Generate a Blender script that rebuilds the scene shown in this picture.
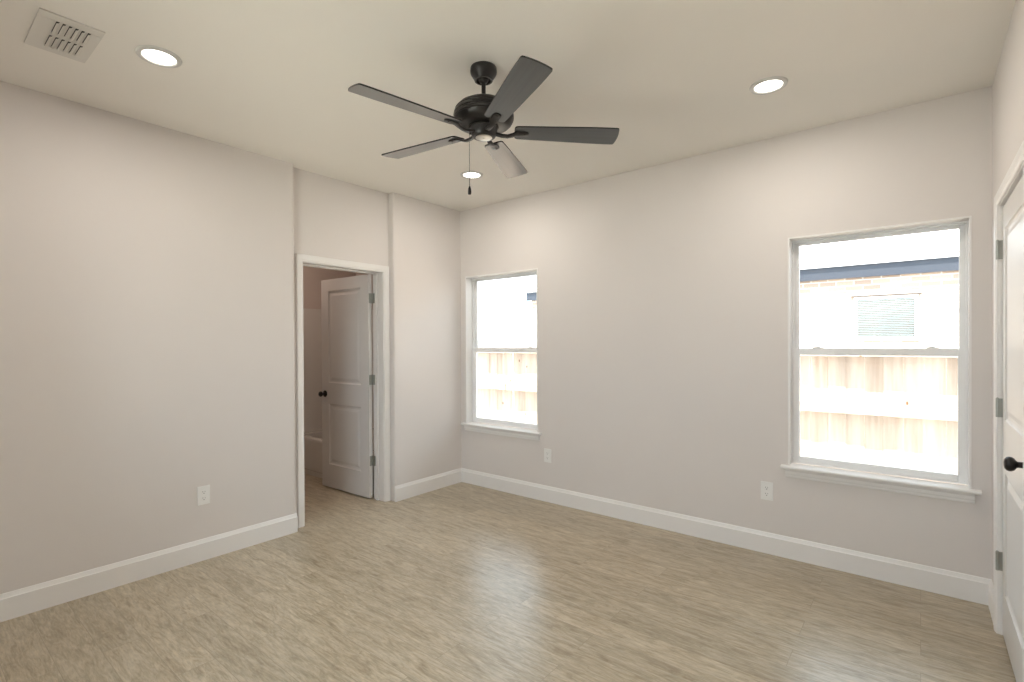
import bpy, bmesh, math, random
from mathutils import Vector, Matrix
random.seed(7)
for o in list(bpy.data.objects): bpy.data.objects.remove(o)
scene = bpy.context.scene
COL = scene.collection

# ------------------------------------------------------------------ camera
CAM_H = 1.39486
cd = bpy.data.cameras.new('camera'); cam = bpy.data.objects.new('camera', cd); COL.objects.link(cam)
F = Vector((-0.62927544, 0.77716317, -0.00546157)); R = Vector((0.77718236, 0.62925885, -0.00457047)); U = R.cross(F)
cam.matrix_world = Matrix(((R.x, U.x, -F.x, 0), (R.y, U.y, -F.y, 0), (R.z, U.z, -F.z, CAM_H), (0, 0, 0, 1)))
cd.sensor_fit = 'HORIZONTAL'; cd.sensor_width = 36.0
cd.lens = 505.737 * 36 / 1024
cd.shift_x = (512 - 511.176) / 1024
cd.shift_y = (346.78 - 341.0) / 1024
cd.clip_start = 0.02; cd.clip_end = 200
scene.camera = cam

# ------------------------------------------------------------------ world, sun, exposure
scene.view_settings.view_transform = 'Standard'
scene.view_settings.look = 'None'
scene.view_settings.gamma = 1
scene.view_settings.use_curve_mapping = False
scene.view_settings.exposure = 0.08
w = bpy.data.worlds.new('sky'); scene.world = w; w.use_nodes = True
bg = w.node_tree.nodes['Background']
bg.inputs['Color'].default_value = (0.74, 0.87, 1.0, 1); bg.inputs['Strength'].default_value = 5.2
sl = bpy.data.lights.new('sun', 'SUN'); sl.energy = 20.0; sl.angle = math.radians(0.6); sl.color = (1.0, 0.96, 0.9)
sun = bpy.data.objects.new('sun', sl); COL.objects.link(sun)
EL = math.radians(74)
sdir = Vector((0.06, math.cos(EL), -math.sin(EL)))
sun.rotation_euler = sdir.to_track_quat('-Z', 'Y').to_euler(); sun.location = (0, -4, 12)
LAMP_W = 7.0          # each ceiling downlight
BATH_FILL_W = 6.0  # unseen bathroom lamp, added as warm fill

# ------------------------------------------------------------------ room numbers
XL, XR, YW, YB, H = -3.628, 0.292, 3.671, -0.35, 2.743
XN = XL - 0.07          # recessed door wall face
XO = -3.845              # bathroom side of that wall

# ------------------------------------------------------------------ materials
def mat(name, color, rough=0.5, metal=0.0, spec=0.5, noise=0.0, nscale=8.0, bump=0.0, bscale=200.0, coat=0.0):
    m = bpy.data.materials.new(name); m.use_nodes = True
    nt = m.node_tree; b = nt.nodes['Principled BSDF']
    b.inputs['Base Color'].default_value = (*color, 1); b.inputs['Roughness'].default_value = rough
    b.inputs['Metallic'].default_value = metal; b.inputs['Specular IOR Level'].default_value = spec
    b.inputs['Coat Weight'].default_value = coat
    tc = nt.nodes.new('ShaderNodeTexCoord')
    if noise > 0:
        n = nt.nodes.new('ShaderNodeTexNoise'); n.inputs['Scale'].default_value = nscale; n.inputs['Detail'].default_value = 4
        nt.links.new(tc.outputs['Object'], n.inputs['Vector'])
        mx = nt.nodes.new('ShaderNodeMix'); mx.data_type = 'RGBA'
        mx.inputs['A'].default_value = (*[c * (1 - noise) for c in color], 1)
        mx.inputs['B'].default_value = (*[min(1, c * (1 + noise)) for c in color], 1)
        nt.links.new(n.outputs['Fac'], mx.inputs['Factor']); nt.links.new(mx.outputs['Result'], b.inputs['Base Color'])
    if bump > 0:
        n2 = nt.nodes.new('ShaderNodeTexNoise'); n2.inputs['Scale'].default_value = bscale; n2.inputs['Detail'].default_value = 3
        nt.links.new(tc.outputs['Object'], n2.inputs['Vector'])
        bp = nt.nodes.new('ShaderNodeBump'); bp.inputs['Strength'].default_value = bump; bp.inputs['Distance'].default_value = 0.002
        nt.links.new(n2.outputs['Fac'], bp.inputs['Height']); nt.links.new(bp.outputs['Normal'], b.inputs['Normal'])
    return m

M_WALL = mat('wall_paint', (0.785, 0.74, 0.71), 0.6, spec=0.3, noise=0.015, nscale=3, bump=0.12, bscale=90)
M_CEIL = mat('ceiling_paint', (0.90, 0.865, 0.81), 0.8, spec=0.2, noise=0.015, nscale=2, bump=0.12, bscale=70)
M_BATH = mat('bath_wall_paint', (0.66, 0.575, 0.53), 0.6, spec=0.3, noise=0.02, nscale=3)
M_TRIM = mat('trim_enamel', (0.90, 0.88, 0.86), 0.35, spec=0.5, noise=0.01)
M_DOOR = mat('door_enamel', (0.76, 0.74, 0.72), 0.38, spec=0.5, noise=0.015, bump=0.06, bscale=60)
M_VINYL = mat('window_vinyl', (0.95, 0.95, 0.95), 0.35, noise=0.004)
M_NICKEL = mat('satin_nickel', (0.42, 0.43, 0.40), 0.38, metal=0.9, noise=0.05, nscale=40)
M_BRONZE = mat('dark_bronze', (0.022, 0.019, 0.018), 0.32, metal=0.5, spec=0.6, noise=0.1, nscale=30)
M_FANMETAL = mat('matte_black_metal', (0.028, 0.026, 0.026), 0.36, metal=0.4, spec=0.5, noise=0.1, nscale=30)
M_EDGE = mat('blade_edge_band', (0.012, 0.012, 0.012), 0.6, spec=0.3, noise=0.05)
M_CAP = mat('brushed_cap', (0.50, 0.48, 0.44), 0.3, metal=0.8, noise=0.05, nscale=50)
M_PLATE = mat('outlet_plastic', (0.90, 0.89, 0.87), 0.35, noise=0.01)
M_SLOT = mat('dark_slot', (0.05, 0.045, 0.04), 0.7, noise=0.1)
M_VENT = mat('register_enamel', (0.74, 0.71, 0.66), 0.45, noise=0.01)
M_TUB = mat('tub_acrylic', (0.78, 0.75, 0.71), 0.2, noise=0.01)
M_RIM = mat('light_trim', (0.66, 0.65, 0.63), 0.45, noise=0.01)

def blade_mat():
    m = mat('fan_blade_veneer', (0.085, 0.082, 0.075), 0.3, spec=0.5, coat=0.8); m.node_tree.nodes['Principled BSDF'].inputs['Coat Roughness'].default_value = 0.16
    nt = m.node_tree; b = nt.nodes['Principled BSDF']
    tc = nt.nodes.new('ShaderNodeTexCoord'); mp = nt.nodes.new('ShaderNodeMapping')
    mp.inputs['Scale'].default_value = (2.5, 90, 10)
    n = nt.nodes.new('ShaderNodeTexNoise'); n.inputs['Scale'].default_value = 1.0; n.inputs['Detail'].default_value = 6
    rp = nt.nodes.new('ShaderNodeValToRGB')
    rp.color_ramp.elements[0].position = 0.3; rp.color_ramp.elements[0].color = (0.046, 0.050, 0.052, 1)
    rp.color_ramp.elements[1].position = 0.7; rp.color_ramp.elements[1].color = (0.066, 0.071, 0.073, 1)
    nt.links.new(tc.outputs['Object'], mp.inputs['Vector']); nt.links.new(mp.outputs['Vector'], n.inputs['Vector'])
    nt.links.new(n.outputs['Fac'], rp.inputs['Fac']); nt.links.new(rp.outputs['Color'], b.inputs['Base Color'])
    return m
M_BLADE = blade_mat()

def floor_mat():
    m = bpy.data.materials.new('vinyl_plank_floor'); m.use_nodes = True
    nt = m.node_tree; b = nt.nodes['Principled BSDF']; L = nt.links.new; N = nt.nodes.new
    tc = N('ShaderNodeTexCoord')
    br = N('ShaderNodeTexBrick'); br.offset = 0.37; br.offset_frequency = 2; br.squash = 1.0
    br.inputs['Scale'].default_value = 1.0; br.inputs['Brick Width'].default_value = 1.22; br.inputs['Row Height'].default_value = 0.152
    br.inputs['Mortar Size'].default_value = 0.0012; br.inputs['Mortar Smooth'].default_value = 0.3; br.inputs['Bias'].default_value = 0
    br.inputs['Color1'].default_value = (0, 0, 0, 1); br.inputs['Color2'].default_value = (1, 1, 1, 1); br.inputs['Mortar'].default_value = (0.5, 0.5, 0.5, 1)
    L(tc.outputs['Object'], br.inputs['Vector'])
    # shift the grain from plank to plank
    sep = N('ShaderNodeSeparateColor'); L(br.outputs['Color'], sep.inputs['Color'])
    mul = N('ShaderNodeMath'); mul.operation = 'MULTIPLY'; mul.inputs[1].default_value = 17.0; L(sep.outputs['Red'], mul.inputs[0])
    cmb = N('ShaderNodeCombineXYZ'); L(mul.outputs[0], cmb.inputs['X']); L(mul.outputs[0], cmb.inputs['Z'])
    add = N('ShaderNodeVectorMath'); add.operation = 'ADD'; L(tc.outputs['Object'], add.inputs[0]); L(cmb.outputs[0], add.inputs[1])
    def noise(sc, det, rough, dist=0.0):
        mp = N('ShaderNodeMapping'); mp.inputs['Scale'].default_value = sc; L(add.outputs[0], mp.inputs['Vector'])
        n = N('ShaderNodeTexNoise'); n.inputs['Scale'].default_value = 1; n.inputs['Detail'].default_value = det
        n.inputs['Roughness'].default_value = rough; n.inputs['Distortion'].default_value = dist
        L(mp.outputs[0], n.inputs['Vector']); return n
    n1 = noise((5.0, 24, 4), 7, 0.70, 0.9)
    n2 = noise((16, 110, 6), 4, 0.65, 0.4)
    n3 = noise((14, 42, 5), 4, 0.7, 1.5)
    r1 = N('ShaderNodeValToRGB'); e = r1.color_ramp.elements
    e[0].position = 0.30; e[0].color = (0.300, 0.232, 0.152, 1); e[1].position = 0.68; e[1].color = (0.55, 0.48, 0.37, 1)
    k = r1.color_ramp.elements.new(0.48); k.color = (0.44, 0.368, 0.262, 1)
    L(n1.outputs['Fac'], r1.inputs['Fac'])
    m1 = N('ShaderNodeMix'); m1.data_type = 'RGBA'; m1.blend_type = 'OVERLAY'; m1.inputs['Factor'].default_value = 0.55
    L(r1.outputs['Color'], m1.inputs['A'])
    r2 = N('ShaderNodeValToRGB'); r2.color_ramp.elements[0].position = 0.3; r2.color_ramp.elements[0].color = (0.30, 0.30, 0.30, 1)
    r2.color_ramp.elements[1].position = 0.7; r2.color_ramp.elements[1].color = (0.68, 0.68, 0.68, 1)
    L(n2.outputs['Fac'], r2.inputs['Fac']); L(r2.outputs['Color'], m1.inputs['B'])
    r3 = N('ShaderNodeValToRGB'); r3.color_ramp.elements[0].position = 0.60; r3.color_ramp.elements[0].color = (0, 0, 0, 1)
    r3.color_ramp.elements[1].position = 0.76; r3.color_ramp.elements[1].color = (1, 1, 1, 1)
    L(n3.outputs['Fac'], r3.inputs['Fac'])
    m3f = N('ShaderNodeMath'); m3f.operation = 'MULTIPLY'; m3f.inputs[1].default_value = 0.55; L(r3.outputs['Color'], m3f.inputs[0])
    m2 = N('ShaderNodeMix'); m2.data_type = 'RGBA'; L(m3f.outputs[0], m2.inputs['Factor'])
    L(m1.outputs['Result'], m2.inputs['A']); m2.inputs['B'].default_value = (0.20, 0.135, 0.08, 1)
    # per-plank tone
    tone = N('ShaderNodeMapRange'); tone.inputs['To Min'].default_value = 0.92; tone.inputs['To Max'].default_value = 1.07
    L(sep.outputs['Red'], tone.inputs['Value'])
    hsv = N('ShaderNodeHueSaturation'); L(tone.outputs[0], hsv.inputs['Value']); L(m2.outputs['Result'], hsv.inputs['Color'])
    seam = N('ShaderNodeMix'); seam.data_type = 'RGBA'; seam.inputs['B'].default_value = (0.22, 0.17, 0.12, 1)
    sf = N('ShaderNodeMath'); sf.operation = 'MULTIPLY'; sf.inputs[1].default_value = 0.55; L(br.outputs['Fac'], sf.inputs[0])
    L(sf.outputs[0], seam.inputs['Factor']); L(hsv.outputs['Color'], seam.inputs['A'])
    L(seam.outputs['Result'], b.inputs['Base Color'])
    rr = N('ShaderNodeMapRange'); rr.inputs['To Min'].default_value = 0.25; rr.inputs['To Max'].default_value = 0.35
    L(n2.outputs['Fac'], rr.inputs['Value']); L(rr.outputs[0], b.inputs['Roughness'])
    b.inputs['Specular IOR Level'].default_value = 0.5
    bp = N('ShaderNodeBump'); bp.inputs['Strength'].default_value = 0.06; bp.inputs['Distance'].default_value = 0.002
    L(n2.outputs['Fac'], bp.inputs['Height']); L(bp.outputs['Normal'], b.inputs['Normal'])
    return m
M_FLOOR = floor_mat()

def glass_mat():
    m = bpy.data.materials.new('thin_window_glass'); m.use_nodes = True
    nt = m.node_tree; nt.nodes.remove(nt.nodes['Principled BSDF']); out = nt.nodes['Material Output']
    t = nt.nodes.new('ShaderNodeBsdfTransparent'); t.inputs['Color'].default_value = (0.96, 0.985, 0.98, 1)
    g = nt.nodes.new('ShaderNodeBsdfGlossy'); g.inputs['Roughness'].default_value = 0.02
    f = nt.nodes.new('ShaderNodeFresnel'); f.inputs['IOR'].default_value = 1.3
    mx = nt.nodes.new('ShaderNodeMixShader')
    nt.links.new(f.outputs[0], mx.inputs[0]); nt.links.new(t.outputs[0], mx.inputs[1]); nt.links.new(g.outputs[0], mx.inputs[2])
    nt.links.new(mx.outputs[0], out.inputs['Surface'])
    return m
M_GLASS = glass_mat()

def emit_mat(name, color, strength):
    m = bpy.data.materials.new(name); m.use_nodes = True
    nt = m.node_tree; nt.nodes.remove(nt.nodes['Principled BSDF']); out = nt.nodes['Material Output']
    e = nt.nodes.new('ShaderNodeEmission'); e.inputs['Color'].default_value = (*color, 1); e.inputs['Strength'].default_value = strength
    nt.links.new(e.outputs[0], out.inputs['Surface'])
    return m
M_LENS = emit_mat('lit_diffuser', (1.0, 0.95, 0.86), 6.0)

def brick_mat(name, c1, c2, mortar, bw, rh, ms, rough=0.9, rot=None):
    m = mat(name, c1, rough); nt = m.node_tree; b = nt.nodes['Principled BSDF']
    tc = nt.nodes.new('ShaderNodeTexCoord'); mp = nt.nodes.new('ShaderNodeMapping')
    if rot: mp.inputs['Rotation'].default_value = rot
    br = nt.nodes.new('ShaderNodeTexBrick'); br.inputs['Scale'].default_value = 1
    br.inputs['Brick Width'].default_value = bw; br.inputs['Row Height'].default_value = rh; br.inputs['Mortar Size'].default_value = ms
    br.inputs['Color1'].default_value = (*c1, 1); br.inputs['Color2'].default_value = (*c2, 1); br.inputs['Mortar'].default_value = (*mortar, 1)
    nt.links.new(tc.outputs['Object'], mp.inputs['Vector']); nt.links.new(mp.outputs[0], br.inputs['Vector'])
    nt.links.new(br.outputs['Color'], b.inputs['Base Color'])
    bp = nt.nodes.new('ShaderNodeBump'); bp.invert = True; bp.inputs['Distance'].default_value = 0.01; bp.inputs['Strength'].default_value = 0.6
    nt.links.new(br.outputs['Fac'], bp.inputs['Height']); nt.links.new(bp.outputs['Normal'], b.inputs['Normal'])
    return m
M_BRICK = brick_mat('pale_brick', (0.50, 0.38, 0.30), (0.34, 0.25, 0.20), (0.60, 0.53, 0.47), 0.2, 0.07, 0.008, rot=(math.radians(90), 0, 0))
M_SHINGLE = brick_mat('pale_shingles', (0.50, 0.48, 0.48), (0.50, 0.49, 0.50), (0.36, 0.35, 0.36), 0.3, 0.14, 0.006)
M_FASCIA = mat('blue_grey_fascia', (0.040, 0.045, 0.060), 0.6, noise=0.06, nscale=6)
M_BLIND = mat('blind_slat', (0.56, 0.50, 0.45), 0.5, noise=0.02)
M_WINTRIM = mat('white_window_trim', (0.86, 0.86, 0.84), 0.5, noise=0.01)
M_HEADER = mat('brown_header', (0.10, 0.07, 0.055), 0.7, noise=0.05)
M_EARTH = mat('pale_gravel_ground', (0.62, 0.58, 0.50), 0.95, noise=0.15, nscale=5, bump=0.3, bscale=30)

def fence_mat():
    m = mat('new_cedar', (0.7, 0.5, 0.33), 0.75); nt = m.node_tree; b = nt.nodes['Principled BSDF']; L = nt.links.new; N = nt.nodes.new
    tc = N('ShaderNodeTexCoord')
    mp = N('ShaderNodeMapping'); mp.inputs['Scale'].default_value = (22, 22, 1.6); L(tc.outputs['Object'], mp.inputs['Vector'])
    n = N('ShaderNodeTexNoise'); n.inputs['Scale'].default_value = 1; n.inputs['Detail'].default_value = 4; L(mp.outputs[0], n.inputs['Vector'])
    rp = N('ShaderNodeValToRGB'); e = rp.color_ramp.elements
    e[0].position = 0.3; e[0].color = (0.44, 0.33, 0.255, 1); e[1].position = 0.7; e[1].color = (0.57, 0.47, 0.39, 1)
    L(n.outputs['Fac'], rp.inputs['Fac'])
    mpb = N('ShaderNodeMapping'); mpb.inputs['Scale'].default_value = (7.2, 1, 0.2); L(tc.outputs['Object'], mpb.inputs['Vector'])
    nb = N('ShaderNodeTexNoise'); nb.inputs['Scale'].default_value = 1; nb.inputs['Detail'].default_value = 0; L(mpb.outputs[0], nb.inputs['Vector'])
    hs = N('ShaderNodeHueSaturation'); mr = N('ShaderNodeMapRange'); mr.inputs['To Min'].default_value = 0.7; mr.inputs['To Max'].default_value = 1.35
    L(nb.outputs['Fac'], mr.inputs['Value']); L(mr.outputs[0], hs.inputs['Value']); L(rp.outputs['Color'], hs.inputs['Color'])
    mk = N('ShaderNodeMapping'); mk.inputs['Scale'].default_value = (9, 9, 5); L(tc.outputs['Object'], mk.inputs['Vector'])
    v = N('ShaderNodeTexVoronoi'); v.inputs['Scale'].default_value = 1; L(mk.outputs[0], v.inputs['Vector'])
    kr = N('ShaderNodeValToRGB'); kr.color_ramp.elements[0].position = 0.07; kr.color_ramp.elements[0].color = (1, 1, 1, 1)
    kr.color_ramp.elements[1].position = 0.12; kr.color_ramp.elements[1].color = (0, 0, 0, 1); L(v.outputs['Distance'], kr.inputs['Fac'])
    mx = N('ShaderNodeMix'); mx.data_type = 'RGBA'; mx.inputs['B'].default_value = (0.16, 0.08, 0.04, 1)
    L(kr.outputs['Color'], mx.inputs['Factor']); L(hs.outputs['Color'], mx.inputs['A']); L(mx.outputs['Result'], b.inputs['Base Color'])
    return m
M_FENCE = fence_mat()

# ------------------------------------------------------------------ helpers
def link(name, bm, m, parent=None, smooth=False, kind=None):
    bmesh.ops.recalc_face_normals(bm, faces=bm.faces)
    me = bpy.data.meshes.new(name); bm.to_mesh(me); bm.free()
    me.materials.append(m)
    if smooth:
        for p in me.polygons: p.use_smooth = True
        try: me.set_sharp_from_angle(angle=math.radians(38))
        except Exception: pass
    o = bpy.data.objects.new(name, me); COL.objects.link(o)
    if parent: o.parent = parent
    if kind: o['kind'] = kind
    return o
def empty(name, loc=(0, 0, 0), rz=0.0):
    o = bpy.data.objects.new(name, None); o.location = loc; o.rotation_euler = (0, 0, rz); o.empty_display_size = 0.1
    COL.objects.link(o); return o
def tag(o, label, cat, group=None):
    o['label'] = label; o['category'] = cat
    if group: o['group'] = group
def box(bm, x0, x1, y0, y1, z0, z1, bev=0.0):
    vs = [bm.verts.new(p) for p in ((x0, y0, z0), (x1, y0, z0), (x1, y1, z0), (x0, y1, z0), (x0, y0, z1), (x1, y0, z1), (x1, y1, z1), (x0, y1, z1))]
    fs = [bm.faces.new([vs[i] for i in f]) for f in ((0, 3, 2, 1), (4, 5, 6, 7), (0, 1, 5, 4), (1, 2, 6, 5), (2, 3, 7, 6), (3, 0, 4, 7))]
    if bev > 0:
        es = list({e for f in fs for e in f.edges})
        bmesh.ops.bevel(bm, geom=es, offset=bev, segments=2, affect='EDGES', profile=0.6)
def prism(bm, pts, a0, a1, axis):
    """extrude a 2D outline along an axis; pts are (the other two coordinates in order)"""
    def P(p, a):
        return {'x': (a, p[0], p[1]), 'y': (p[0], a, p[1]), 'z': (p[0], p[1], a)}[axis]
    A = [bm.verts.new(P(p, a0)) for p in pts]; B = [bm.verts.new(P(p, a1)) for p in pts]
    n = len(pts)
    for i in range(n): bm.faces.new((A[i], A[(i + 1) % n], B[(i + 1) % n], B[i]))
    bm.faces.new(A[::-1]); bm.faces.new(B)
def lathe(bm, prof, seg=40, mtx=None, close=True):
    rings = []
    for r, z in prof:
        if r < 1e-5: rings.append([bm.verts.new((0, 0, z))])
        else: rings.append([bm.verts.new((r * math.cos(2 * math.pi * i / seg), r * math.sin(2 * math.pi * i / seg), z)) for i in range(seg)])
    new = [v for rg in rings for v in rg]
    for a, b in zip(rings, rings[1:]):
        for i in range(seg):
            j = (i + 1) % seg
            if len(a) == 1 and len(b) == 1: continue
            if len(a) == 1: bm.faces.new((a[0], b[j], b[i]))
            elif len(b) == 1: bm.faces.new((a[i], a[j], b[0]))
            else: bm.faces.new((a[i], a[j], b[j], b[i]))
    if mtx is not None: bmesh.ops.transform(bm, matrix=mtx, verts=new)
    return new
def arc(cx, cy, r, a0, a1, n=6):
    return [(cx + r * math.cos(math.radians(a0 + (a1 - a0) * i / n)), cy + r * math.sin(math.radians(a0 + (a1 - a0) * i / n))) for i in range(n + 1)]

# ------------------------------------------------------------------ room shell
bm = bmesh.new(); box(bm, -5.6, 1.3, YB - 0.15, 3.82, -0.12, 0.0); link('floor', bm, M_FLOOR, kind='structure')
bm = bmesh.new(); box(bm, -5.6, 1.3, YB - 0.9, 3.90, H, H + 0.2); link('ceiling', bm, M_CEIL, kind='structure')  # unseen rear overhang added to block direct sun at the back

r = 0.016
bm = bmesh.new()
prism(bm, [(XO, YB - 0.15), (XL, YB - 0.15)] + arc(XL - r, 1.92 - r, r, 0, 90) + [(XN, 1.92), (XN, 1.99), (XO, 1.99)], 0, H, 'z')
prism(bm, [(XO, 2.79), (XN, 2.79), (XN, 2.83)] + arc(XL - r, 2.83 + r, r, -90, 0) + [(XL, YW), (XO, YW)], 0, H, 'z')
box(bm, XO, XN, 1.99, 2.79, 2.064, H)
link('wall_left', bm, M_WALL, kind='structure')

W1 = (-3.553, -2.671); W2 = (-0.661, 0.206); WZ0, WZ1 = 0.603, 2.066
bm = bmesh.new()
y0, y1 = YW, YW + 0.15
box(bm, XO, W1[0], y0, y1, 0, H); box(bm, W1[1], W2[0], y0, y1, 0, H); box(bm, W2[1], 1.3, y0, y1, 0, H)
for a, b in (W1, W2):
    box(bm, a, b, y0, y1, 0, WZ0 - 0.02); box(bm, a, b, y0, y1, WZ1, H)
link('wall_window', bm, M_WALL, kind='structure')

D2 = (2.515, 3.325)      # right door leaf along y
bm = bmesh.new()
box(bm, XR, XR + 0.115, YB - 0.15, D2[0] - 0.025, 0, H); box(bm, XR, XR + 0.115, D2[1] + 0.025, YW, 0, H)
box(bm, XR, XR + 0.115, D2[0] - 0.025, D2[1] + 0.025, 2.065, H)
link('wall_right', bm, M_WALL, kind='structure')
W3 = (-2.6, -1.1); W3Z = (0.60, 2.10)       # unseen window added behind the camera for soft fill light
bm = bmesh.new(); box(bm, XL, W3[0], YB - 0.15, YB, 0, H); box(bm, W3[1], XR, YB - 0.15, YB, 0, H)
box(bm, W3[0], W3[1], YB - 0.15, YB, 0, W3Z[0]); box(bm, W3[0], W3[1], YB - 0.15, YB, W3Z[1], H)
link('wall_back', bm, M_WALL, kind='structure')

# unseen walls added behind the right door to keep daylight out of its cracks
bm = bmesh.new()
box(bm, 1.2, 1.3, 1.6, YW, 0, H); box(bm, XR + 0.115, 1.2, 1.5, 1.6, 0, H)
link('wall_light_block', bm, M_WALL, kind='structure')

# bathroom beyond the left door
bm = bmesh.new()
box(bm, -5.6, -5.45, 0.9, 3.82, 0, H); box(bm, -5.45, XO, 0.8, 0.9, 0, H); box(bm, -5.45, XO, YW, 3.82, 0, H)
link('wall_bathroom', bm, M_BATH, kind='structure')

# baseboards
def base_prof(s=1):
    return [(0, 0), (0.014 * s, 0), (0.014 * s, 0.113), (0.0105 * s, 0.116), (0.0095 * s, 0.120), (0.0045 * s, 0.136), (0, 0.138)]
def baseboard(name, p0, p1, n):
    """p0,p1 on the wall face, n inward normal"""
    bm = bmesh.new(); P0, P1, Nn = Vector((*p0, 0)), Vector((*p1, 0)), Vector((*n, 0))
    A = [bm.verts.new(P0 + Nn * a + Vector((0, 0, b))) for a, b in base_prof()]
    B = [bm.verts.new(P1 + Nn * a + Vector((0, 0, b))) for a, b in base_prof()]
    k = len(A)
    for i in range(k): bm.faces.new((A[i], A[(i + 1) % k], B[(i + 1) % k], B[i]))
    bm.faces.new(A[::-1]); bm.faces.new(B)
    link(name, bm, M_TRIM, kind='structure')
baseboard('baseboard_left', (XL, YB), (XL, 1.922), (1, 0))
baseboard('baseboard_corner', (XL, 2.828), (XL, YW), (1, 0))
baseboard('baseboard_window', (XL, YW), (XR, YW), (0, -1))
baseboard('baseboard_right', (XR, YW), (XR, D2[1] + 0.078), (-1, 0))
baseboard('baseboard_right_near', (XR, D2[0] - 0.078), (XR, YB), (-1, 0))
baseboard('baseboard_back', (XL, YB), (XR, YB), (0, 1))

# ------------------------------------------------------------------ door frames (casing + jamb)
def casing_prof(w=0.057, t=0.017):   # (across from the opening outward, out of wall)
    return [(0, 0), (0, 0.009), (0.004, 0.012), (0.012, 0.012), (0.016, 0.015), (w - 0.012, t), (w - 0.003, t), (w, t - 0.004), (w, 0)]
def door_frame(name, face_x, nx, ya, yb, ztop, depth, stop_at, cw=0.055):
    """jamb inner faces at ya/yb/ztop; casing on the face whose normal is nx"""
    root = empty(name, (face_x, (ya + yb) / 2, 0)); root['kind'] = 'structure'
    ox, oy = face_x, (ya + yb) / 2
    bm = bmesh.new(); j = 0.02
    def xb(a, b): return (min(a, b), max(a, b))
    x0, x1 = xb(nx * 0.001, -nx * depth)
    box(bm, x0, x1, ya - oy - j, ya - oy, 0, ztop + j, 0.0012); box(bm, x0, x1, yb - oy, yb - oy + j, 0, ztop + j, 0.0012)
    box(bm, x0, x1, ya - oy, yb - oy, ztop, ztop + j, 0.0012)
    s0, s1 = xb(-nx * stop_at, -nx * (stop_at + 0.032))
    box(bm, s0, s1, ya - oy, ya - oy + 0.011, 0, ztop - 0.011, 0.001); box(bm, s0, s1, yb - oy - 0.011, yb - oy, 0, ztop - 0.011, 0.001)
    box(bm, s0, s1, ya - oy, yb - oy, ztop - 0.011, ztop, 0.001)
    link('jamb', bm, M_TRIM, root)
    bm = bmesh.new(); rv = 0.004
    prof = casing_prof(cw)
    path = [(ya - oy - rv, 0, -1, 0), (ya - oy - rv, ztop + rv, -1, 1), (yb - oy + rv, ztop + rv, 1, 1), (yb - oy + rv, 0, 1, 0)]
    rings = [[bm.verts.new((nx * b, y + sy * a, z + sz * a)) for a, b in prof] for y, z, sy, sz in path]
    k = len(prof)
    for A, B in zip(rings, rings[1:]):
        for i in range(k): bm.faces.new((A[i], A[(i + 1) % k], B[(i + 1) % k], B[i]))
    bm.faces.new(rings[0]); bm.faces.new(rings[-1][::-1])
    link('casing', bm, M_TRIM, root)
    return root
door_frame('trim_1', XN, 1, 2.022, 2.768, 2.032, XN - XO, 0.075)
door_frame('trim_2', XR, -1, D2[0] - 0.003, D2[1] + 0.003, 2.040, 0.115, 0.044, 0.047)

# ------------------------------------------------------------------ panel doors
def leaf_mesh(bm, w, h, t, panels, stile):
    """leaf in x 0..w, z 0..h, y -t/2..t/2, moulded panels on both faces"""
    px0, px1 = stile, w - stile
    for s in (-1, 1):
        y = s * t / 2
        def quad(x0, x1, z0, z1):
            bm.faces.new([bm.verts.new(p) for p in ((x0, y, z0), (x1, y, z0), (x1, y, z1), (x0, y, z1))])
        quad(0, px0, 0, h); quad(px1, w, 0, h)
        zs = [0] + [v for p in panels for v in p] + [h]
        for i in range(0, len(zs), 2): quad(px0, px1, zs[i], zs[i + 1])
        for z0, z1 in panels:
            rings = []
            for off, dep in ((0, 0), (0.004, 0.005), (0.012, 0.009), (0.026, 0.0095), (0.050, 0.003), (0.054, 0.0025)):
                yy = y - s * dep
                rings.append([bm.verts.new(p) for p in ((px0 + off, yy, z0 + off), (px1 - off, yy, z0 + off), (px1 - off, yy, z1 - off), (px0 + off, yy, z1 - off))])
            for A, B in zip(rings, rings[1:]):
                for i in range(4): bm.faces.new((A[i], A[(i + 1) % 4], B[(i + 1) % 4], B[i]))
            bm.faces.new(rings[-1])
    for a, b in (((0, 0), (w, 0)), ((w, 0), (w, h)), ((w, h), (0, h)), ((0, h), (0, 0))):
        bm.faces.new([bm.verts.new(p) for p in ((a[0], -t / 2, a[1]), (b[0], -t / 2, b[1]), (b[0], t / 2, b[1]), (a[0], t / 2, a[1]))])
    bmesh.ops.remove_doubles(bm, verts=bm.verts, dist=1e-5)
KNOB = [(0, 0.0), (0.031, 0.0), (0.033, 0.003), (0.032, 0.007), (0.024, 0.010), (0.013, 0.012), (0.011, 0.018), (0.011, 0.030), (0.014, 0.034),
        (0.022, 0.039), (0.026, 0.046), (0.0265, 0.053), (0.024, 0.060), (0.017, 0.065), (0.008, 0.067), (0, 0.0675)]
def knob_on(parent, x, y, z, sign):
    bm = bmesh.new()
    rot = Matrix.Rotation(math.radians(90 if sign < 0 else -90), 4, 'X')
    lathe(bm, KNOB, 32, Matrix.Translation((x, y, z)) @ rot)
    o = link('door_knob', bm, M_BRONZE, parent, smooth=True); o['label'] = 'dark bronze round door knob'
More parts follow.
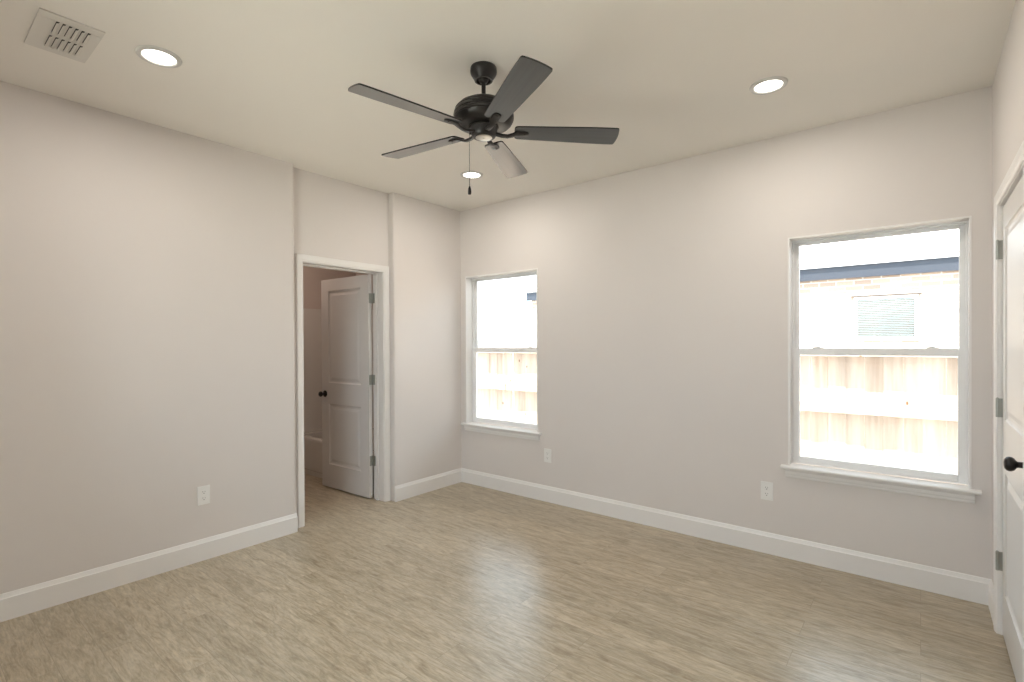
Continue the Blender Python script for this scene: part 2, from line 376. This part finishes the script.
def hinge(parent, x, y, z, M, a1, a2, hh=0.089):
    """knuckle at x,y; two plates leaving along directions a1 and a2 (unit 2D)"""
    bm = bmesh.new()
    for k in range(5):
        z0 = z - hh / 2 + k * hh / 5
        lathe(bm, [(0, z0), (0.0058, z0), (0.0062, z0 + 0.001), (0.0062, z0 + hh / 5 - 0.001), (0.0058, z0 + hh / 5), (0, z0 + hh / 5)], 14, Matrix.Translation((x, y, 0)))
    lathe(bm, [(0, z + hh / 2 + 0.005), (0.004, z + hh / 2 + 0.003), (0.005, z + hh / 2), (0, z + hh / 2)], 14, Matrix.Translation((x, y, 0)))
    for a in (a1, a2):
        nx, ny = -a[1], a[0]; L, T = a[2], 0.0012
        pts = [(x + a[0] * s * L + nx * q, y + a[1] * s * L + ny * q) for s, q in ((0, -T), (1, -T), (1, T), (0, T))]
        prism(bm, pts, z - hh / 2, z + hh / 2, 'z')
    o = link('hinge', bm, M, parent, smooth=False); o['label'] = 'satin nickel hinge'

# open bathroom door: hinge pin on the bathroom side of the right jamb, swung in
LW, LH, LT = 0.738, 2.016, 0.035
OPEN = math.radians(88)
d1 = empty('door_1', (XO - 0.006, 2.766, 0.012)); d1['kind'] = 'structure'
ang = math.radians(-90) - OPEN          # leaf direction from the pin
d1.rotation_euler = (0, 0, ang)
bm = bmesh.new(); leaf_mesh(bm, LW, LH, LT, [(0.225, 0.812), (1.015, 1.905)], 0.118)
bmesh.ops.translate(bm, verts=bm.verts, vec=(0.004, LT / 2 + 0.006, 0))
link('door_leaf', bm, M_DOOR, d1)
knob_on(d1, LW - 0.056, LT + 0.006, 0.905, 1); knob_on(d1, LW - 0.056, 0.006, 0.905, -1)
ca, sa = math.cos(-ang), math.sin(-ang)
for hz in (0.335, 1.066, 1.80):
    # second plate lies on the jamb (towards +x of the room), expressed in the leaf's frame
    jx, jy = ca * 1 - sa * 0, sa * 1 + ca * 0
    hinge(d1, 0.0, 0.003, hz, M_NICKEL, (0.0, 1.0, 0.036), (jx, jy, 0.036))

# closed right door
d2 = empty('door_2', (XR + 0.010, D2[1], 0.012)); d2['kind'] = 'structure'
d2.rotation_euler = (0, 0, math.radians(-90))        # local +x -> -y, local +y -> +x
bm = bmesh.new(); leaf_mesh(bm, D2[1] - D2[0], LH, LT, [(0.205, 0.775), (1.02, 1.910)], 0.082)
bmesh.ops.translate(bm, verts=bm.verts, vec=(0, LT / 2, 0))
link('door_leaf', bm, M_DOOR, d2)
knob_on(d2, 0.762, 0.0, 0.939, -1); knob_on(d2, 0.762, LT, 0.939, 1)
for hz in (0.345, 1.075, 1.825):
    hinge(d2, -0.0015, -0.018, hz - 0.006, M_NICKEL, (0.0, 1.0, 0.036), (-1.0, 0.0, 0.008))

# ------------------------------------------------------------------ windows
def window(name, x0, x1):
    cx = (x0 + x1) / 2; hw = (x1 - x0) / 2
    root = empty(name, (cx, YW + 0.085, WZ0)); root['kind'] = 'structure'
    h = WZ1 - WZ0
    def ring(bm, a0, a1, b0, b1, wl, wr, wb, wt, y0, y1, bev=0.002):
        box(bm, a0, a0 + wl, y0, y1, b0, b1, bev); box(bm, a1 - wr, a1, y0, y1, b0, b1, bev)
        box(bm, a0 + wl, a1 - wr, y0, y1, b0, b0 + wb, bev); box(bm, a0 + wl, a1 - wr, y0, y1, b1 - wt, b1, bev)
    bm = bmesh.new()
    ring(bm, -hw, hw, 0, h, 0.012, 0.012, 0.012, 0.012, 0, 0.064)
    ring(bm, -hw + 0.012, hw - 0.012, 0.012, h - 0.012, 0.006, 0.006, 0.006, 0.008, 0.026, 0.031, 0.0008)
    link('window_frame', bm, M_VINYL, root)
    mid = 1.335 - WZ0
    # lower sash, inner track
    bm = bmesh.new(); ring(bm, -hw + 0.012, hw - 0.012, 0.012, mid + 0.022, 0.032, 0.032, 0.036, 0.042, 0.004, 0.025)
    s = link('lower_sash', bm, M_VINYL, root)
    bm = bmesh.new(); box(bm, -hw + 0.042, hw - 0.042, 0.013, 0.016, 0.046, mid - 0.018); link('pane', bm, M_GLASS, s)
    bm = bmesh.new(); ring(bm, -hw + 0.012, hw - 0.012, mid - 0.018, h - 0.012, 0.026, 0.026, 0.034, 0.022, 0.033, 0.056)
    s = link('upper_sash', bm, M_VINYL, root)
    bm = bmesh.new(); box(bm, -hw + 0.036, hw - 0.036, 0.043, 0.046, mid + 0.012, h - 0.033); link('pane', bm, M_GLASS, s)
    for sx in (-hw + 0.15, hw - 0.15):
        bm = bmesh.new(); box(bm, sx - 0.030, sx + 0.030, 0.002, 0.024, mid + 0.020, mid + 0.026, 0.002)
        lathe(bm, [(0, mid + 0.026), (0.010, mid + 0.026), (0.010, mid + 0.034), (0, mid + 0.035)], 16, Matrix.Translation((sx, 0.014, 0)))
        box(bm, sx - 0.026, sx + 0.004, 0.002, 0.010, mid + 0.027, mid + 0.033, 0.0015)
        link('sash_lock', bm, M_VINYL, root)
    # stool and apron
    bm = bmesh.new(); e = 0.045
    lx = max(-hw - e, XL + 0.001 - cx)
    yw = -0.085
    prism(bm, [(0.0, -0.001), (yw - 0.034, -0.001), (yw - 0.039, -0.005), (yw - 0.040, -0.010), (yw - 0.038, -0.017), (yw - 0.034, -0.020), (0.0, -0.020)], -hw, hw, 'x')
    prism(bm, [(yw, -0.001), (yw - 0.034, -0.001), (yw - 0.039, -0.005), (yw - 0.040, -0.010), (yw - 0.038, -0.017), (yw - 0.034, -0.020), (yw, -0.020)], lx, -hw, 'x')
    prism(bm, [(yw, -0.001), (yw - 0.034, -0.001), (yw - 0.039, -0.005), (yw - 0.040, -0.010), (yw - 0.038, -0.017), (yw - 0.034, -0.020), (yw, -0.020)], hw, hw + e, 'x')
    link('window_stool', bm, M_TRIM, root)
    bm = bmesh.new()
    prism(bm, [(yw, -0.020), (yw - 0.022, -0.020), (yw - 0.021, -0.026), (yw - 0.015, -0.036), (yw - 0.014, -0.054), (yw - 0.010, -0.060), (yw - 0.009, -0.070), (yw - 0.005, -0.076), (yw, -0.077)],
          max(lx, -hw - 0.02), hw + 0.02, 'x')
    link('window_apron', bm, M_TRIM, root)
    return root
window('window_1', *W1); window('window_2', *W2)
w3 = empty('fill_window', ((W3[0] + W3[1]) / 2, YB - 0.10, W3Z[0])); w3['kind'] = 'structure'
hw3 = (W3[1] - W3[0]) / 2; h3 = W3Z[1] - W3Z[0]
bm = bmesh.new()
for a, b, c, d in ((-hw3, -hw3 + 0.05, 0, h3), (hw3 - 0.05, hw3, 0, h3), (-0.03, 0.03, 0.05, h3 - 0.05), (-hw3 + 0.05, hw3 - 0.05, 0, 0.05), (-hw3 + 0.05, hw3 - 0.05, h3 - 0.05, h3)):
    box(bm, a, b, -0.03, 0.03, c, d, 0.003)
link('window_frame', bm, M_VINYL, w3)
for a, b in ((-hw3 + 0.05, -0.03), (0.03, hw3 - 0.05)):
    bm = bmesh.new(); box(bm, a, b, -0.002, 0.002, 0.05, h3 - 0.05); link('pane', bm, M_GLASS, w3)
# painted corner bead around the drywall returns
bm = bmesh.new()
for a, b in (W1, W2):
    for x0, x1, z0, z1 in ((a, a + 0.003, WZ0, WZ1), (b - 0.003, b, WZ0, WZ1), (a, b, WZ1 - 0.003, WZ1)):
        box(bm, x0, x1, YW - 0.001, YW + 0.083, z0, z1, 0.0)
    bw = 0.0065
    for x0, x1, z0, z1 in ((a - bw, a + 0.003, WZ0, WZ1 + bw), (b - 0.003, b + bw, WZ0, WZ1 + bw), (a + 0.003, b - 0.003, WZ1 - 0.003, WZ1 + bw)):
        box(bm, x0, x1, YW - 0.0035, YW - 0.001, z0, z1, 0.0)
link('trim_3', bm, M_TRIM, kind='structure')

# ------------------------------------------------------------------ ceiling downlights
def downlight(x, y, label, power=LAMP_W, color=(1.0, 0.935, 0.85), z=H):
    t = empty('recessed_light', (x, y, z)); tag(t, label, 'ceiling light', 'round recessed ceiling lights')
    bm = bmesh.new()
    lathe(bm, [(0.066, -0.004), (0.070, -0.009), (0.080, -0.011), (0.088, -0.007), (0.091, 0.0), (0.066, 0.0), (0.066, -0.004)], 48)
    link('trim_ring', bm, M_RIM, t, smooth=True)
    bm = bmesh.new(); lathe(bm, [(0, -0.0045), (0.055, -0.0042), (0.0665, -0.0035), (0.0665, -0.001), (0, -0.001)], 48)
    link('lens', bm, M_LENS, t, smooth=True)
    ld = bpy.data.lights.new('downlight_lamp', 'AREA'); ld.shape = 'DISK'; ld.size = 0.14; ld.energy = power; ld.color = color; ld.spread = math.radians(180)
    lo = bpy.data.objects.new('downlight_lamp', ld); lo.location = (0, 0, -0.013); COL.objects.link(lo); lo.parent = t
downlight(-2.758, 0.809, 'glowing round recessed light in the ceiling beside the white air vent')
downlight(-0.619, 2.914, 'glowing round recessed light in the ceiling above the large right window')
downlight(-2.772, 2.935, 'glowing round recessed light behind the fan, near the far left corner')
downlight(-0.623, 0.812, 'glowing round recessed light in the ceiling above the camera')
downlight(-4.75, 2.45, 'unseen recessed light added to brighten the bathroom', BATH_FILL_W, (1.0, 0.78, 0.64))

# ------------------------------------------------------------------ air register
t = empty('air_vent', (-2.905, 0.497, H)); tag(t, 'white rectangular ceiling air vent with two rows of dark slots', 'air vent')
bm = bmesh.new()
X0, X1, Y0, Y1 = -0.182, 0.182, -0.105, 0.105
rows = [(-0.130, -0.012), (0.012, 0.130)]; ys = [-0.040 + 0.0205 * i for i in range(6)]
# plate built around the slots
box(bm, X0, rows[0][0], Y0, Y1, -0.006, 0, 0.001); box(bm, rows[1][1], X1, Y0, Y1, -0.006, 0, 0.001)
box(bm, rows[0][1], rows[1][0], Y0, Y1, -0.007, 0); sw = 0.006
for a, b in rows:
    edges = [Y0] + [v for yy in ys for v in (yy - sw, yy + sw)] + [Y1]
    for i in range(0, len(edges), 2): box(bm, a, b, edges[i], edges[i + 1], -0.007, -0.001)
link('face_plate', bm, M_VENT, t)
bm = bmesh.new(); box(bm, rows[0][0], rows[1][1], Y0 + 0.02, Y1 - 0.02, -0.0012, -0.0004); link('duct_shade', bm, M_SLOT, t)  # dark sheet in place of the shade inside the duct
for a, b in rows:
    for yy in ys:
        bm = bmesh.new()
        prism(bm, [(yy + sw, -0.006), (yy + sw, -0.0075), (yy + 0.001, -0.013), (yy - 0.0055, -0.0150), (yy - 0.0055, -0.0140), (yy + 0.001, -0.0115)], a, b, 'x')
        link('louver', bm, M_VENT, t)

# ------------------------------------------------------------------ outlets
def outlet_proto(label, loc, rz):
    t = empty('wall_outlet', loc, rz); tag(t, label, 'outlet', 'white wall outlets')
    bm = bmesh.new(); box(bm, -0.037, 0.037, -0.0075, 0, -0.060, 0.060, 0.002); link('cover_plate', bm, M_PLATE, t)
    for s in (-1, 1):
        bm = bmesh.new(); zc = s * 0.0205
        pts = arc(0, zc, 0.0168, 30, 150, 8) + arc(0, zc, 0.0168, 210, 330, 8)
        prism(bm, pts, -0.0085, -0.006, 'y'); f = link('receptacle', bm, M_PLATE, t)
        bm = bmesh.new()
        box(bm, -0.0075, -0.0058, -0.0088, -0.0084, zc - 0.001, zc + 0.008); box(bm, 0.0055, 0.0072, -0.0088, -0.0084, zc, zc + 0.0075)
        prism(bm, arc(0, zc - 0.0075, 0.0026, 0, 330, 11), -0.0088, -0.0084, 'y'); link('slots', bm, M_SLOT, f)
    bm = bmesh.new(); lathe(bm, [(0, 0), (0.0032, 0), (0.003, 0.001), (0, 0.0013)], 14, Matrix.Translation((0, -0.006, 0)) @ Matrix.Rotation(math.radians(90), 4, 'X'))
    link('screw', bm, M_NICKEL, t, smooth=True)
    return t
def dup(src, label, loc, rz):
    r = src.copy(); COL.objects.link(r); r.location = loc; r.rotation_euler = (0, 0, rz); r['label'] = label
    for ch in list(src.children):
        c = ch.copy(); COL.objects.link(c); c.parent = r
        for g in list(ch.children):
            q = g.copy(); COL.objects.link(q); q.parent = c
    return r
o1 = outlet_proto('white outlet low on the wall below the small left window', (-2.560, YW, 0.408), 0)
dup(o1, 'white outlet low on the wall left of the large right window', (-0.793, YW, 0.413), 0)
dup(o1, 'white outlet low on the long left wall before the bathroom doorway', (XL, 1.291, 0.421), math.radians(90))

# ------------------------------------------------------------------ ceiling fan
FX, FY = -1.6585, 1.8435
fan = empty('ceiling_fan', (FX, FY, H)); tag(fan, 'dark five-blade ceiling fan on a short downrod with a pull chain', 'ceiling fan')
def z_(v): return v - H
bm = bmesh.new()
lathe(bm, [(0, 0), (0.062, 0), (0.064, -0.004), (0.065, -0.020), (0.063, -0.030), (0.056, -0.042), (0.048, -0.054), (0.044, -0.064), (0.037, -0.064), (0.034, -0.052), (0, -0.050)], 48)
link('canopy', bm, M_FANMETAL, fan, smooth=True)
bm = bmesh.new()
lathe(bm, [(0, -0.045), (0.022, -0.048), (0.024, -0.060), (0.019, -0.070), (0.0105, -0.075), (0.0105, -0.145), (0.020, -0.152), (0.022, -0.166), (0, -0.166)], 32)
link('downrod', bm, M_FANMETAL, fan, smooth=True)
bm = bmesh.new()
lathe(bm, [(0, z_(2.585)), (0.030, z_(2.585)), (0.062, z_(2.581)), (0.096, z_(2.571)), (0.122, z_(2.556)), (0.137, z_(2.540)), (0.140, z_(2.536)), (0.138, z_(2.533)),
           (0.144, z_(2.524)), (0.1465, z_(2.514)), (0.1435, z_(2.511)), (0.1475, z_(2.508)), (0.1470, z_(2.494)), (0.1440, z_(2.491)), (0.1450, z_(2.488)), (0.138, z_(2.474)), (0.126, z_(2.463)),
           (0.105, z_(2.457)), (0.070, z_(2.454)), (0, z_(2.454))], 64)
link('motor_housing', bm, M_FANMETAL, fan, smooth=True)
bm = bmesh.new()
lathe(bm, [(0, z_(2.456)), (0.072, z_(2.456)), (0.074, z_(2.450)), (0.067, z_(2.445)), (0.063, z_(2.430)), (0.061, z_(2.417)), (0.055, z_(2.406)), (0.048, z_(2.403)), (0, z_(2.403))], 48)
sh = link('switch_housing', bm, M_FANMETAL, fan, smooth=True)
bm = bmesh.new(); lathe(bm, [(0, z_(2.404)), (0.040, z_(2.404)), (0.0405, z_(2.402)), (0.036, z_(2.4005)), (0.020, z_(2.400)), (0.006, z_(2.3995)), (0.005, z_(2.397)), (0, z_(2.3965))], 40)
o = link('end_cap', bm, M_CAP, fan, smooth=True); o['label'] = 'light brushed metal cap under the hub'

TH0 = math.radians(41.68); PITCH = math.radians(10.21); BZ = z_(2.434)
axis = Vector((F.x, F.y, 0)).normalized()
TILT = Matrix.Translation((0, 0, BZ)) @ Matrix.Rotation(math.radians(1.31), 4, axis) @ Matrix.Translation((0, 0, -BZ))
def blade_outline():
    r0, r1 = 0.150, 0.655; w0, w1 = 0.050, 0.0655
    pts = []
    pts += [(r0, -w0 + 0.016), (r0 + 0.004, -w0 + 0.006), (r0 + 0.014, -w0)]
    for i in range(1, 8): s = i / 8; pts.append((r0 + (r1 - r0) * s, -(w0 + (w1 - w0) * min(1, s * 1.25))))
    pts += [(r1 - 0.010, -w1), (r1 - 0.003, -w1 + 0.003), (r1, -w1 + 0.010)]
    pts += [(r1 + 0.004, -0.03), (r1 + 0.0055, 0.0), (r1 + 0.004, 0.03)]
    pts += [(r1, w1 - 0.010), (r1 - 0.003, w1 - 0.003), (r1 - 0.010, w1)]
    for i in range(7, 0, -1): s = i / 8; pts.append((r0 + (r1 - r0) * s, (w0 + (w1 - w0) * min(1, s * 1.25))))
    pts += [(r0 + 0.014, w0), (r0 + 0.004, w0 - 0.006), (r0, w0 - 0.016)]
    return pts
def strip(bm, stations):
    """stations: (r, z, halfwidth, thickness) cross sections swept along local x"""
    rings = []
    for rr, zz, hw, th in stations:
        rings.append([bm.verts.new((rr, a * hw, zz + b * th)) for a, b in ((-1, -0.3), (-0.8, -0.5), (0.8, -0.5), (1, -0.3), (1, 0.3), (0.8, 0.5), (-0.8, 0.5), (-1, 0.3))])
    for A, B in zip(rings, rings[1:]):
        for i in range(8): bm.faces.new((A[i], A[(i + 1) % 8], B[(i + 1) % 8], B[i]))
    bm.faces.new(rings[0][::-1]); bm.faces.new(rings[-1])
for k in range(5):
    a = TH0 + k * 2 * math.pi / 5
    Mx = TILT @ Matrix.Rotation(a, 4, 'Z') @ Matrix.Translation((0, 0, BZ)) @ Matrix.Rotation(-PITCH, 4, 'X')
    bm = bmesh.new(); prism(bm, blade_outline(), -0.0034, 0.0034, 'z')
    b = link('fan_blade', bm, M_BLADE, fan); b.matrix_local = Mx
    b.data.materials.append(M_EDGE)
    for p in b.data.polygons:
        if abs(p.normal.z) < 0.5: p.material_index = 1
    bm = bmesh.new()
    strip(bm, [(0.052, -0.010, 0.012, 0.012), (0.085, -0.019, 0.011, 0.012), (0.115, -0.022, 0.012, 0.011), (0.140, -0.015, 0.015, 0.010), (0.158, -0.0075, 0.019, 0.009), (0.195, -0.0062, 0.019, 0.0068), (0.212, -0.0058, 0.016, 0.006), (0.219, -0.0055, 0.008, 0.005)])
    br = link('blade_iron', bm, M_FANMETAL, fan, smooth=True); br.matrix_local = Mx
    for sx, sy in ((0.168, -0.010), (0.168, 0.010), (0.200, 0.0)):
        bm = bmesh.new()
        lathe(bm, [(0, -0.012), (0.003, -0.0115), (0.004, -0.0095), (0.004, -0.008), (0, -0.008)], 12, Matrix.Translation((sx, sy, 0)))
        link('screw', bm, M_FANMETAL, br, smooth=True)
# pull chain: beads hanging from the switch housing
cxo = -Vector((R.x, R.y, 0)).normalized() * 0.071
bm = bmesh.new()
lathe(bm, [(0, 2.428 - H), (0.006, 2.428 - H), (0.006, 2.420 - H), (0, 2.418 - H)], 12, Matrix.Translation((cxo.x * 0.93, cxo.y * 0.93, 0)))
zt, zb = 2.419, 2.168; n = 60
prof = [(0, zt - H)]
for i in range(n):
    z0 = zt - (zt - zb) * i / n; dz = (zt - zb) / n
    prof += [(0.0006, z0 - dz * 0.02 - H), (0.0014, z0 - dz * 0.3 - H), (0.0014, z0 - dz * 0.7 - H), (0.0006, z0 - dz * 0.98 - H)]
prof.append((0, zb - H))
lathe(bm, prof, 8, Matrix.Translation(cxo))
ch = link('pull_chain', bm, M_FANMETAL, fan, smooth=True)
bm = bmesh.new()
lathe(bm, [(0, zb - H), (0.003, zb - 0.001 - H), (0.0045, zb - 0.006 - H), (0.0075, zb - 0.014 - H), (0.0085, zb - 0.024 - H), (0.0085, zb - 0.036 - H), (0.007, zb - 0.041 - H), (0, zb - 0.042 - H)], 20, Matrix.Translation(cxo))
link('chain_fob', bm, M_FANMETAL, ch, smooth=True)

# ------------------------------------------------------------------ bathtub and surround
tub = empty('bathtub', (-4.64, 2.845, 0)); tag(tub, 'white bathtub with a tall wall surround, seen past the open bathroom door', 'bathtub')
bm = bmesh.new(); tx0, tx1, td, th = -0.805, 0.785, 0.80, 0.40
prism(bm, [(0.006, 0), (0.006, 0.05), (0.0, 0.06), (0.0, th - 0.03), (0.004, th - 0.012), (0.016, th), (0.05, th), (0.05, 0)], tx0, tx1, 'x')
box(bm, tx0, tx0 + 0.09, 0.05, td, 0.0, th, 0.006); box(bm, tx1 - 0.09, tx1, 0.05, td, 0.0, th, 0.006)
box(bm, tx0 + 0.09, tx1 - 0.09, td - 0.06, td, 0.0, th, 0.006); box(bm, tx0 + 0.09, tx1 - 0.09, 0.05, td - 0.06, 0.0, 0.08)
link('tub_shell', bm, M_TUB, tub)
bm = bmesh.new()
box(bm, tx0, tx0 + 0.02, 0.0, td, th + 0.001, 1.81, 0.004); box(bm, tx0 + 0.02, tx1, td - 0.02, td, th + 0.001, 1.81, 0.004); box(bm, tx1 - 0.02, tx1, 0.0, td - 0.02, th + 0.001, 1.81, 0.004)
link('surround_panel', bm, M_TUB, tub)

# ------------------------------------------------------------------ outdoors
GZ = -0.5
bm = bmesh.new(); box(bm, -14, 8, 3.83, 14, GZ - 0.1, GZ); box(bm, -14, 8, -14, YB - 0.16, GZ - 0.1, GZ); g = link('ground', bm, M_EARTH, kind='structure')

FYY = 5.47
fence = empty('wooden_fence', (-2.5, FYY, GZ)); tag(fence, 'new cedar board fence with horizontal rails running outside both windows', 'fence')
bm = bmesh.new(); x = -8.0; gap = -3.9 - 1.0
GAPX = -4.46
FT = 1.345
while x < 3.0:
    wd = 0.138; dy = random.uniform(-0.006, 0.006)
    xe = x + wd
    box(bm, x + 2.5, xe + 2.5 - 0.002, dy, dy + 0.016, 0.03, FT - GZ + random.uniform(-0.012, 0.004))
    x = xe + (0.022 if abs(xe - GAPX) < 0.07 else 0.0)
link('fence_boards', bm, M_FENCE, fence)
for zc in (0.805, 1.315, -0.25):
    for xa, xb in ((-8.0, GAPX - 0.006), (GAPX + 0.006, -0.95), (-0.945, 3.0)):
        bm = bmesh.new(); box(bm, xa + 2.5, xb + 2.5, -0.086, -0.007, zc - 0.045 - GZ, zc + 0.045 - GZ, 0.002); link('rail', bm, M_FENCE, fence)

HY = 8.20
hs = empty('neighbour_house', (-1.5, HY, GZ)); tag(hs, 'pale brick neighbouring house with blue-grey fascia and white shingle roof behind the fence', 'house')
hx0, hx1 = -6.10, 4.0
bm = bmesh.new(); wx0, wx1, wz0, wz1 = -0.70, -0.02, 1.42, 2.00
box(bm, hx0 + 1.5, wx0 + 1.5, 0, 0.12, 0, 2.5 - GZ); box(bm, wx1 + 1.5, hx1 + 1.5, 0, 0.12, 0, 2.5 - GZ)
box(bm, wx0 + 1.5, wx1 + 1.5, 0, 0.12, 0, wz0 - GZ); box(bm, wx0 + 1.5, wx1 + 1.5, 0, 0.12, wz1 - GZ, 2.5 - GZ)
box(bm, hx0 + 1.5, hx0 + 1.62, 0.12, 5, 0, 2.5 - GZ)
link('brick_wall', bm, M_BRICK, hs)
bm = bmesh.new(); box(bm, -6.19 + 1.5, hx1 + 1.5, -0.055, -0.030, 2.262 - GZ, 2.425 - GZ); box(bm, -6.19 + 1.5, hx1 + 1.5, -0.030, -0.001, 2.275 - GZ, 2.420 - GZ)
link('fascia', bm, M_FASCIA, hs)
bm = bmesh.new(); prism(bm, [(-0.075, 2.425 - GZ), (-0.075, 2.437 - GZ), (4.0, 4.62 - GZ), (4.0, 4.50 - GZ)], -6.21 + 1.5, hx1 + 1.5, 'x')
link('roof', bm, M_SHINGLE, hs)
bm = bmesh.new()
for a, b, c, d in ((wx0 + 0.001, wx0 + 0.04, wz0 + 0.001, wz1 - 0.001), (wx1 - 0.04, wx1 - 0.001, wz0 + 0.001, wz1 - 0.001), (wx0 + 0.04, wx1 - 0.04, wz1 - 0.035, wz1 - 0.001), (wx0 + 0.04, wx1 - 0.04, wz0 + 0.001, wz0 + 0.04)):
    box(bm, a + 1.5, b + 1.5, -0.012, 0.05, c - GZ, d - GZ)
wf = link('window_frame', bm, M_WINTRIM, hs)
bm = bmesh.new(); box(bm, wx0 + 1.47, wx1 + 1.53, -0.022, -0.001, wz1 + 0.001 - GZ, wz1 + 0.018 - GZ); link('window_header', bm, M_HEADER, hs)
bm = bmesh.new()
zz = wz0 + 0.05
while zz < wz1 - 0.04:
    prism(bm, [(0.030, zz - GZ), (0.032, zz - GZ), (0.052, zz + 0.022 - GZ), (0.050, zz + 0.022 - GZ)], wx0 + 1.54, wx1 + 1.46, 'x'); zz += 0.023
link('window_blind', bm, M_BLIND, wf)
bm = bmesh.new(); box(bm, wx0 + 1.54, wx1 + 1.46, 0.018, 0.021, wz0 + 0.04 - GZ, wz1 - 0.035 - GZ); link('pane', bm, M_GLASS, wf)
